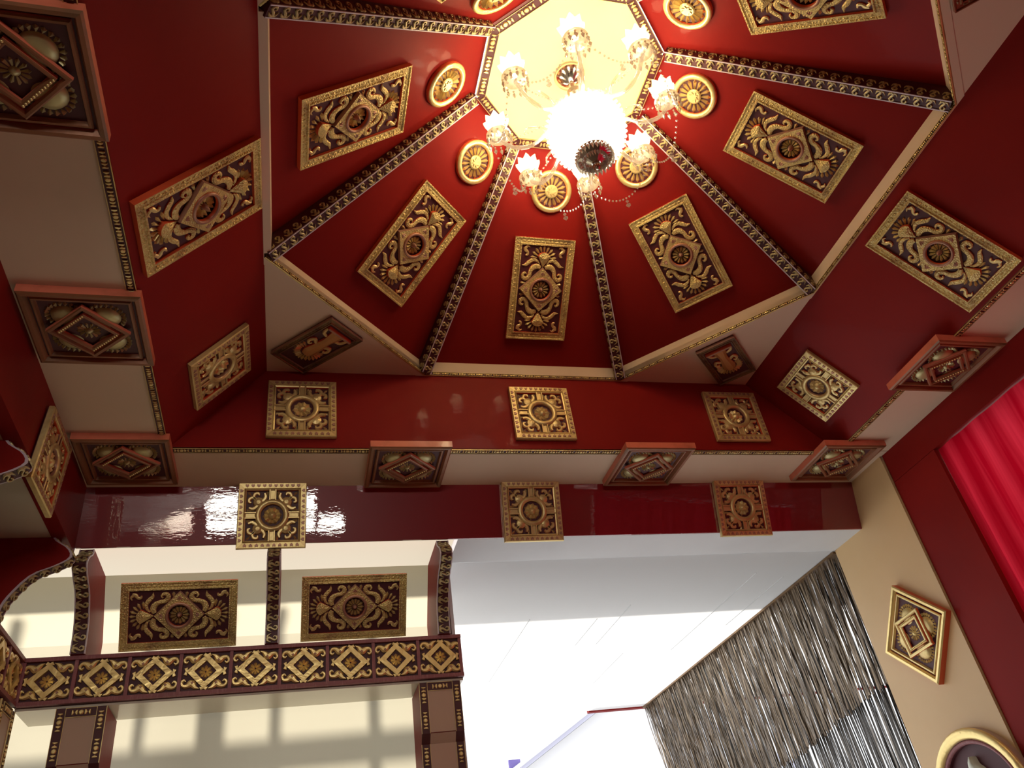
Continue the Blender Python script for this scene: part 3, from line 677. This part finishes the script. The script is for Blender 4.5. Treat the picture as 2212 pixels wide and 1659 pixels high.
# ------------------------------------------------------------------ brackets
PROF = [(1.488, .7118), (1.484, .700), (1.462, .684), (1.456, .667), (1.478, .652), (1.510, .637), (1.535, .605), (1.546, .580), (1.552, .5415)]
def bracket(mw_fn, label):                 # mw_fn maps (depth, z, thickness 0..1) to a world point
    t = bpy.data.objects.new('corbel_bracket', None); C.objects.link(t); tag(t, label, 'bracket', 'curved brackets with swan bands')
    t.location = mw_fn(1.60, .5415, .5); bpy.context.view_layer.update(); inv = Matrix.Translation(-t.location)
    pf = [(p[0], p[1]) for p in smooth_path([Vector(q) for q in PROF], 22)]
    bm = bmesh.new(); pol = pf+[(1.672, .5415), (1.672, .605), (1.604, .711)]
    hexa(bm, [inv @ mw_fn(y, z, 0) for y, z in pol], [inv @ mw_fn(y, z, 1) for y, z in pol]); link('bracket_plate', finish(bm, 'plate', 'red'), t)
    bm = bmesh.new()
    for a, b in ((0, 1),):
        for (y0, z0), (y1, z1) in zip(pf, pf[1:]):
            o = .003
            bm.faces.new([bm.verts.new(inv @ mw_fn(y, z, s)) for y, z, s in ((y0-o, z0, .04), (y0-o, z0, .96), (y1-o, z1, .96), (y1-o, z1, .04))])
    link('swan_band', finish(bm, 'band', 'dark_red'), t)
    for s0, s1 in ((0, .08), (.92, 1)):
        bm = bmesh.new()
        for (y0, z0), (y1, z1) in zip(pf, pf[1:]):
            o = .004; hexa(bm, [inv @ mw_fn(y, z, s) for y, z, s in ((y0-o, z0, s0), (y0-o, z0, s1), (y1-o, z1, s1), (y1-o, z1, s0))], [inv @ mw_fn(y, z, s) for y, z, s in ((y0, z0, s0), (y0, z0, s1), (y1, z1, s1), (y1, z1, s0))])
        link('edge_line', finish(bm, 'edge', 'line'), t)
    # swans along the arc length
    seg = [((pf[i+1][0]-pf[i][0])**2+(pf[i+1][1]-pf[i][1])**2)**.5 for i in range(len(pf)-1)]; tot = sum(seg); N = 12
    for i in range(N):
        s = tot*(i+.5)/N; k = 0
        while s > seg[k]: s -= seg[k]; k += 1
        f = s/seg[k]; y = pf[k][0]*(1-f)+pf[k+1][0]*f; z = pf[k][1]*(1-f)+pf[k+1][1]*f
        p = mw_fn(y-.0035, z, .5); along = (mw_fn(*pf[k+1], .5)-mw_fn(*pf[k], .5)).normalized(); u = (mw_fn(y, z, 1)-mw_fn(y, z, 0)).normalized()
        n = u.cross(along); n = n if n.dot(mw_fn(y-1, z-.3, .5)-p) > 0 else -n; p = inv @ p
        pc = tot*S/N; m = Matrix(((along.x*pc, u.x*.054, n.x*.05, p.x), (along.y*pc, u.y*.054, n.y*.05, p.y), (along.z*pc, u.z*.054, n.z*.05, p.z), (0, 0, 0, 1)))
        link('swan', swan_mesh(), t, mw=m)
    return t
for x0, l in ((-.378, 'curved swan-band bracket at the left corner of the cream wall'), (-.048, 'curved swan-band bracket between the two level fan panels'), (.281, 'curved swan-band bracket at the right end, beside the white porch ceiling')):
    bracket(lambda y, z, s, x0=x0: W(x0+.025*s, y, z), l)
for y0, l in ((1.420, 'dark red bracket arching over the left wall, seen from the side'), (1.105, 'dark red bracket at the left picture edge'), (.78, 'dark red bracket of the left wall out of view')):
    bracket(lambda y, z, s, y0=y0: W(1.080-y if y < 1.65 else -.583, y0+.025*s, min(z, .7055)), l)

# ------------------------------------------------------------------ friezes
def quatre():
    def f():
        bm = bmesh.new()
        def ringpoly(): pass
        R, r = .086, .050; o = [(R, 0), (0, R*.93), (-R, 0), (0, -R*.93)]; q = [(r, 0), (0, r), (-r, 0), (0, -r)]
        A = [bm.verts.new((*p, .0)) for p in o]; B = [bm.verts.new((*p, .016)) for p in o]; D = [bm.verts.new((*p, .016)) for p in q]; E = [bm.verts.new((*p, 0)) for p in q]
        for i in range(4):
            j = (i+1) % 4
            for a, b, mi in ((A, B, 1), (B, D, 0), (D, E, 1)): bm.faces.new((a[i], a[j], b[j], b[i])).material_index = mi
        for k in range(4):
            c, s = math.cos(k*PI/2), math.sin(k*PI/2); rt = lambda x, y: (x*c-y*s, x*s+y*c)
            pass
        for sx in (1, -1):
            for sy in (1, -1):
                m = lambda x, y: (sx*x, sy*y)
                ribbon(bm, [m(.020, .080), m(.038, .072), (sx*.055, sy*.054), m(.074, .066), m(.092, .066), m(.100, .050), m(.090, .040), m(.081, .048)], [.004, .020, .036, .022, .016, .015, .012, .005], .014, 26)
                relief(bm, [m(.046, .052), m(.052, .046), m(.060, .052), m(.052, .060)], .012, .0165, .001, 2, 2)
        for sx in (1, -1): relief(bm, [(sx*.080, -.020), (sx*.096, -.014), (sx*.090, 0), (sx*.096, .014), (sx*.080, .020)], 0, .013, .002)
        for sy in (1, -1): relief(bm, [(-.020, sy*.072), (-.012, sy*.088), (0, sy*.082), (.012, sy*.088), (.020, sy*.072)], 0, .013, .002)
        return finish(bm, 'quatrefoil', ('gold_bright', 'gold', 'copper'))
    return cached('quatre', f)
def star_mesh():
    def f():
        bm = bmesh.new()
        for i in range(8): petal(bm, (0, 0), i*PI/4, .004, .034, .006, .016, .009)
        return finish(bm, 'star', 'gold_bright')
    return cached('fstar', f)
def frieze(mw, L, n, label, cell, depth):
    t = root('carved_frieze', mw, label, 'frieze', 'friezes of gold quatrefoils'); h = .082*S
    bm = bmesh.new(); quadbox(bm, (0, -h/2, -depth), (L, h/2, 0)); link('shelf_board', finish(bm, 'shelf', 'dark_red'), t)
    bm = bmesh.new(); quadbox(bm, (.002, -h/2-.012, -depth), (L-.002, -h/2-.001, -.012)); link('underside', finish(bm, 'under', 'wall'), t)
    for y in (h/2-.018, -h/2):
        bm = bmesh.new(); quadbox(bm, (0, y, 0), (L, y+.018, .020)); link('rail', finish(bm, 'rail', 'rail'), t)
    for i in range(n+1):
        bm = bmesh.new(); x = L*i/n; x = min(max(x, .009), L-.009); quadbox(bm, (x-.008, -h/2+.019, 0), (x+.008, h/2-.019, .016)); link('divider', finish(bm, 'div', 'rail'), t)
    for i in range(n):
        q = link('quatrefoil', quatre(), t, mw=T(L*(i+.5)/n, 0, .001, random.uniform(-.05, .05))); link('star', star_mesh(), q)
frieze(frame_mat((-.452, 1.563, .500), (1, 0, 0), (0, 0, 1)), .779*S, 9, 'long rear frieze of nine gold quatrefoils under the curved brackets', 0, .10*S)
frieze(frame_mat((-.455, -.02, .500), (0, 1, 0), (0, 0, 1)), 1.58*S, 18, 'reddish frieze of quatrefoils on the left wall, seen edge-on', 0, .11*S)

# ------------------------------------------------------------------ pilasters under the frieze
def pilaster(mw, label, w=.080*S):          # origin: top centre of the front face; y up
    t = root('pilaster', mw, label, 'pilaster', 'cream pilasters with gold bead borders')
    dep = .10*S; z1 = -.092*S; z2 = -.108*S; z3 = FL*S-.459*S+.01
    pr = [(0, 0), (0, z1), (-.034, z2), (-.034, z3), (-dep, z3), (-dep, 0)]     # (out, y)
    bm = bmesh.new(); hexa(bm, [(-w/2, y, z) for z, y in pr], [(w/2, y, z) for z, y in pr]); link('core', finish(bm, 'core', 'red'), t)
    b = .016*S
    bm = bmesh.new(); quadbox(bm, (-w/2+b, z1+.004, 0), (w/2-b, -b, .004)); link('face_panel', finish(bm, 'fp', 'inset'), t)
    bm = bmesh.new(); hexa(bm, [(-w/2+b, z1, .001), (w/2-b, z1, .001), (w/2-b, z2, -.032), (-w/2+b, z2, -.032)], [(-w/2+b, z1, .003), (w/2-b, z1, .003), (w/2-b, z2, -.030), (-w/2+b, z2, -.030)]); link('splay', finish(bm, 'sp', 'inset'), t)
    bm = bmesh.new(); quadbox(bm, (-w/2+b, z3+.01, -.034), (w/2-b, z2, -.030)); link('lower_panel', finish(bm, 'lp', 'inset'), t)
    for s in (-1, 1):
        x = s*(w/2-b/2)
        bm = bmesh.new(); hexa(bm, [(x-b/2, z1, .001), (x+b/2, z1, .001), (x+b/2, z2, -.033), (x-b/2, z2, -.033)], [(x-b/2, z1, .004), (x+b/2, z1, .004), (x+b/2, z2, -.030), (x-b/2, z2, -.030)]); link('splay_edge', finish(bm, 'se', 'dark_red'), t)
        for y0, y1, zz in ((0, z1, 0), (z2, z2-.55, -.034)):
            L = y0-y1; o = link('bead_strip', bead_strip_mesh(L, b, 'pb%.3f' % L), t, mw=Matrix.Translation((x, (y0+y1)/2, zz)) @ Matrix.Rotation(PI/2, 4, 'Z'))
    o = link('bead_strip', bead_strip_mesh(w-2*b, b, 'pbt'), t, mw=Matrix.Translation((0, -b/2, 0)))
pilaster(frame_mat((-.345, 1.562, .452), (1, 0, 0), (0, 0, 1)), 'left pilaster below the rear frieze')
pilaster(frame_mat((.278, 1.562, .452), (1, 0, 0), (0, 0, 1)), 'right pilaster below the end of the rear frieze, against the daylight')
pilaster(frame_mat((-.450, 1.52, .452), (0, 1, 0), (0, 0, 1)), 'pilaster of the left wall at the lower left picture edge')

# ------------------------------------------------------------------ round medallion on the cream wall
t = root('round_medallion', frame_mat((1.300, 1.442, .128), (0, -1, 0), (0, 0, 1)), 'large round gold-rimmed medallion at the lower right, on the cream wall', 'medallion')
R = .125*S
bm = bmesh.new(); lathe(bm, [(0, 0), (R*.97, 0), (R*.97, .006), (0, .006)], 40); link('backing_disc', finish(bm, 'disc', 'dark_red'), t)
bm = bmesh.new(); ring_shape(bm, R*.83, R, 0, .050, 48, 0, 1); link('outer_ring', finish(bm, 'ring', ('gold_bright', 'inset'), True), t)
bm = bmesh.new(); ring_shape(bm, R*.76, R*.83, 0, .036, 48, 0, 1); link('inner_ring', finish(bm, 'ring', ('rail', 'dark_red'), True), t)
bm = bmesh.new(); ribbon(bm, [(.02, -.20), (-.02, -.08), (.03, .05), (.0, .14), (.015, .19)], [.22, .17, .12, .07, .01], .05, 14); link('carved_figure', finish(bm, 'fig', ('bone', 'bone'), True), t)
for s in (-1, 1):
    bm = bmesh.new(); ribbon(bm, [(s*.06, -.16), (s*.12, -.08), (s*.15, .02), (s*.11, .08)], [.08, .06, .05, .02], .035, 10); link('carved_leaf', finish(bm, 'leaf', ('bone', 'bone'), True), t)
bm = bmesh.new(); gem(bm, (0, 0, .04), .012, .03, 8); link('nail', finish(bm, 'nail', 'bronze'), t, mw=T(.03, R*.93, 0))

# ------------------------------------------------------------------ string curtain
def strings(name, x, ztop, zbot, n, wd, matn, label, seedv, gap):
    rnd = random.Random(seedv); bm = bmesh.new()
    for i in range(n):
        y = 1.602+(2.965-1.602)*(i+rnd.random()*.9)/n; lean = .30*((y-1.6)/1.36); w = wd*rnd.uniform(.6, 1.3); dx = rnd.uniform(-.006, .006)
        zb = zbot+rnd.uniform(-.006, .006)+(.03*math.sin(y*5)); rows = []
        N = 5; a = rnd.uniform(-.4, .4)
        for k in range(N+1):
            f = k/N; z = ztop*(1-f)+zb*f; yy = max(1.604, y-lean*(ztop-z)+.002*math.sin(f*7+i)); xx = x+dx+.004*math.sin(f*5+i*1.7)
            rows.append([bm.verts.new(W(xx+q*w*math.sin(a)*.6, yy+q*w*math.cos(a), z)) for q in (-.5, .5)]+[bm.verts.new(W(xx+.0022, yy, z))])
        for r0, r1 in zip(rows, rows[1:]):
            for j in range(3): bm.faces.new((r0[j], r0[(j+1) % 3], r1[(j+1) % 3], r1[j]))
    o = link(name, finish(bm, name, matn), None); tag(o, label, 'curtain', kind='stuff')
strings('string_curtain', 1.306, ZC-.0075, .362, 330, .0050, 'strings', 'brown shiny string curtain hanging from the porch ceiling edge', 3, 0)
strings('string_curtain', 1.334, ZC-.0075, -.10, 340, .0046, 'strings_dark', 'darker lower string curtain behind and below the brown one', 5, 0)

bm = bmesh.new(); wbox(bm, (1.294, 1.602, ZC-.007), (1.345, 2.960, ZC-.0015)); o = link('curtain_rail', finish(bm, 'crail', 'bronze')); tag(o, 'dark rail along the porch ceiling carrying the string curtain', 'curtain rail')
# ------------------------------------------------------------------ red drape in the right doorway
bm = bmesh.new(); rows = []; ny, nz = 150, 14
for i in range(ny+1):
    y = 1.189-1.53*i/ny; r = []
    for k in range(nz+1):
        f = k/nz; z = .7515-(1.34)*f; amp = .006+.010*f
        r.append(bm.verts.new(W(1.316+(.0012+(.0085+.003*math.sin(i*.37))*min(1, f*5))*math.sin(i*.9+1.5*math.sin(i*.21))+.006*f*math.sin(i*.13), y+.004*math.sin(i*.5+f*3), z)))
    rows.append(r)
for a, b in zip(rows, rows[1:]):
    for k in range(nz): bm.faces.new((a[k], a[k+1], b[k+1], b[k]))
o = link('red_drape', finish(bm, 'drape', 'drape', True), None); tag(o, 'bright red translucent curtain lit from outside, at the right edge', 'curtain')

# ------------------------------------------------------------------ neighbouring roof outside
M['house_white'] = mat('white_render', (0.93, 0.93, 0.93), 0.8)
t = root('neighbour_house', Matrix.Translation(W(2.5, 6.0, FL)), 'washed-out white gabled house seen outside through the porch opening', 'building')
def hp(x, z, y=0.0): return ((x-2.5)*S, y*S, (z-FL)*S)
gable = [(1.15, FL), (3.85, FL), (3.85, .82), (2.5, 1.57), (1.15, .82)]
bm = bmesh.new(); hexa(bm, [hp(x, z) for x, z in gable], [hp(x, z, 2.2) for x, z in gable]); link('wall', finish(bm, 'hw', 'house_white'), t)
for sx in (-1, 1):
    q = [(2.5+sx*1.40, .792), (2.5, 1.57), (2.5, 1.60), (2.5+sx*1.40, .822)]
    bm = bmesh.new(); hexa(bm, [hp(x, z, -.10) for x, z in q], [hp(x, z, -.06) for x, z in q]); link('verge_board', finish(bm, 'vb', 'roof'), t)
    q = [(x, z+.03) for x, z in q]; bm = bmesh.new(); hexa(bm, [hp(x, z, -.13) for x, z in q], [hp(x, z, 2.25) for x, z in q]); link('roof', finish(bm, 'rf', 'house_white'), t)
bm = bmesh.new(); quadbox(bm, hp(1.97, 1.30, .2), hp(2.05, 1.43, .3)); link('chimney', finish(bm, 'chim', 'roof'), t)
bm = bmesh.new(); quadbox(bm, hp(1.515, 1.08, -.02), hp(1.60, 1.155, 0)); link('window', finish(bm, 'hwin', 'blue'), t)

# ------------------------------------------------------------------ chandelier
ch = root('chandelier', Matrix.Translation(W(CX, CY, ZT-.008)), 'lit crystal chandelier with eight lamps and a glowing bowl, hanging from the yellow plate', 'chandelier')
def zc(z): return (z-(ZT-.008))*S           # height in the chandelier's own frame
bm = bmesh.new(); lathe(bm, [(0, 0), (.075, 0), (.070, -.018), (.045, -.035), (.018, -.060), (0, -.062)], 24); link('canopy', finish(bm, 'canopy', 'chrome', True), ch)
bm = bmesh.new(); tube(bm, [(0, 0, -.05), (0, 0, zc(1.13))], .008, 8); link('stem', finish(bm, 'stem', 'chrome', True), ch)
bm = bmesh.new()
for z, r in ((1.285, .030), (1.268, .020), (1.250, .036), (1.228, .024), (1.205, .050), (1.188, .028), (1.172, .060), (1.158, .040)):
    lathe(bm, [(0, zc(z)+.018), (r*.7, zc(z)+.014), (r, zc(z)), (r*.7, zc(z)-.014), (0, zc(z)-.018)], 12)
link('glass_column', finish(bm, 'column', 'glass_dark'), ch)
bm = bmesh.new(); Rb = .066*S; lathe(bm, [(Rb*.55, zc(1.172)), (Rb*.9, zc(1.163)), (Rb, zc(1.145)), (Rb*.99, zc(1.125)), (Rb*.90, zc(1.103)), (Rb*.72, zc(1.085)), (Rb*.45, zc(1.072)), (Rb*.2, zc(1.066)), (0, zc(1.065))], 36)
bowl = link('bowl', finish(bm, 'bowl', 'bowl', True), ch)
bm = bmesh.new()
for z, rr in ((1.166, .93), (1.152, 1.02), (1.136, 1.03), (1.120, 1.0), (1.106, .94), (1.092, .83), (1.080, .66)):
    n = 40
    for i in range(n): a = 2*PI*i/n; gem(bm, (Rb*rr*math.cos(a), Rb*rr*math.sin(a), zc(z)), .010, .024, 4)
tag(link('crystal_net', finish(bm, 'net', 'crystal'), bowl), kind='stuff')
bm = bmesh.new()
for i in range(28):
    a = 2*PI*i/28; gem(bm, (.082*math.cos(a), .082*math.sin(a), zc(1.062)), .009, .050, 4); gem(bm, (.052*math.cos(a+.1), .052*math.sin(a+.1), zc(1.056)), .008, .045, 4)
tag(link('bottom_prisms', finish(bm, 'bpr', 'glass_dark'), ch), kind='stuff')
bm = bmesh.new(); lathe(bm, [(0, zc(1.075)), (.085, zc(1.069)), (.080, zc(1.062)), (.045, zc(1.054)), (.02, zc(1.049)), (0, zc(1.049))], 20)
link('bottom_rosette', finish(bm, 'brose', 'chrome'), ch)
bm = bmesh.new(); lathe(bm, [(0, zc(1.052)), (.012, zc(1.050)), (.020, zc(1.043)), (.016, zc(1.036)), (0, zc(1.032))], 14); link('finial_ball', finish(bm, 'fin', 'chrome', True), ch)
ZCUP = 1.180
def arm_mesh():
    bm = bmesh.new(); z0 = zc(1.165); z1 = zc(ZCUP)-.045
    tube(bm, [(.04, 0, z0), (.11, 0, z0+.035), (.17, 0, z0-.030), (.25, 0, z0-.095), (.33, 0, z0-.085), (.385, 0, z0-.020), (.39, 0, z1)], [.010, .009, .009, .010, .009, .009], 8, 22)
    tube(bm, [(.17, 0, z0-.030), (.20, 0, z0+.02), (.26, 0, z0+.03), (.27, 0, z0-.01)], [.008, .007, .005, .004], 6, 10)
    return finish(bm, 'arm', 'crystal', True)
def cup_mesh():
    bm = bmesh.new(); lathe(bm, [(0, -.042), (.012, -.040), (.052, -.026), (.058, -.018), (.020, -.016), (.014, 0), (.020, .008), (0, .008)], 16); return finish(bm, 'cup', 'glass_dark')
def drops_mesh():
    bm = bmesh.new()
    for i in range(12):
        a = 2*PI*i/12; gem(bm, (.054*math.cos(a), .054*math.sin(a), -.038), .006, .018, 5); gem(bm, (.054*math.cos(a), .054*math.sin(a), -.064), .009, .042, 5)
    return finish(bm, 'drops', 'glass_dark')
def tulip_mesh():
    bm = bmesh.new(); seg = 32; rings = []
    for f in [i/7 for i in range(8)]:
        r = .020+.034*math.sin(min(1, f*1.1)*PI/2); ring = []
        for i in range(seg):
            a = 2*PI*i/seg; w = 1+.13*f*f*math.cos(8*a); ring.append(bm.verts.new((r*w*math.cos(a), r*w*math.sin(a), .004+.080*f+(.010*math.cos(8*a) if f > .95 else 0))))
        rings.append(ring)
    for a, b in zip(rings, rings[1:]):
        for i in range(seg): bm.faces.new((a[i], a[(i+1) % seg], b[(i+1) % seg], b[i]))
    return finish(bm, 'tulip', 'crystal', True)
def bulb_mesh():
    bm = bmesh.new(); lathe(bm, [(.008, .004), (.016, .024), (.019, .040), (.012, .060), (0, .074)], 12); return finish(bm, 'bulb', 'bulb', True)
for k in range(8):
    a = math.radians(23.5+45*k); R4 = Matrix.Rotation(a, 4, 'Z')
    ar = link('arm', cached('arm', arm_mesh), ch, mw=R4)
    tip = Matrix.Translation((.39, 0, zc(ZCUP)))
    link('candle_cup', cached('cup', cup_mesh), ar, mw=tip); tag(link('crystal_drops', cached('drops', drops_mesh), ar, mw=tip), kind='stuff')
    link('tulip_shade', cached('tulip', tulip_mesh), ar, mw=tip); link('bulb', cached('bulb', bulb_mesh), ar, mw=tip)
    ld = bpy.data.lights.new('bulb_light', 'POINT'); ld.energy = BULB_W; ld.color = (1.0, .74, .40); ld.shadow_soft_size = .03
    lo = bpy.data.objects.new('bulb_light', ld); C.objects.link(lo); lo.parent = ar; lo.location = (.39, 0, zc(ZCUP)+.11)
    # swags: lamp to lamp and lamp to column
    b = math.radians(23.5+45*(k+1)); p = Vector((.43*math.cos(a), .43*math.sin(a), zc(ZCUP)-.03)); q = Vector((.43*math.cos(b), .43*math.sin(b), zc(ZCUP)-.03))
    bm = bmesh.new(); n = 20
    for i in range(n+1):
        f = i/n; c = p.lerp(q, f); c.z -= .17*(1-(2*f-1)**2); gem(bm, c, .0062, .016, 5)
        if i == n//2: gem(bm, c-Vector((0, 0, .022)), .009, .022, 5); gem(bm, c-Vector((0, 0, .048)), .013, .030, 5)
    tag(link('bead_swag', finish(bm, 'swag', 'crystal'), ch), kind='stuff')
    bm = bmesh.new(); q2 = Vector((.05*math.cos(a), .05*math.sin(a), zc(1.215)))
    for i in range(n+1): f = i/n; c = p.lerp(q2, f); c.z -= .07*(1-(2*f-1)**2); gem(bm, c, .0055, .014, 5)
    tag(link('bead_swag', finish(bm, 'swag', 'crystal'), ch), kind='stuff')
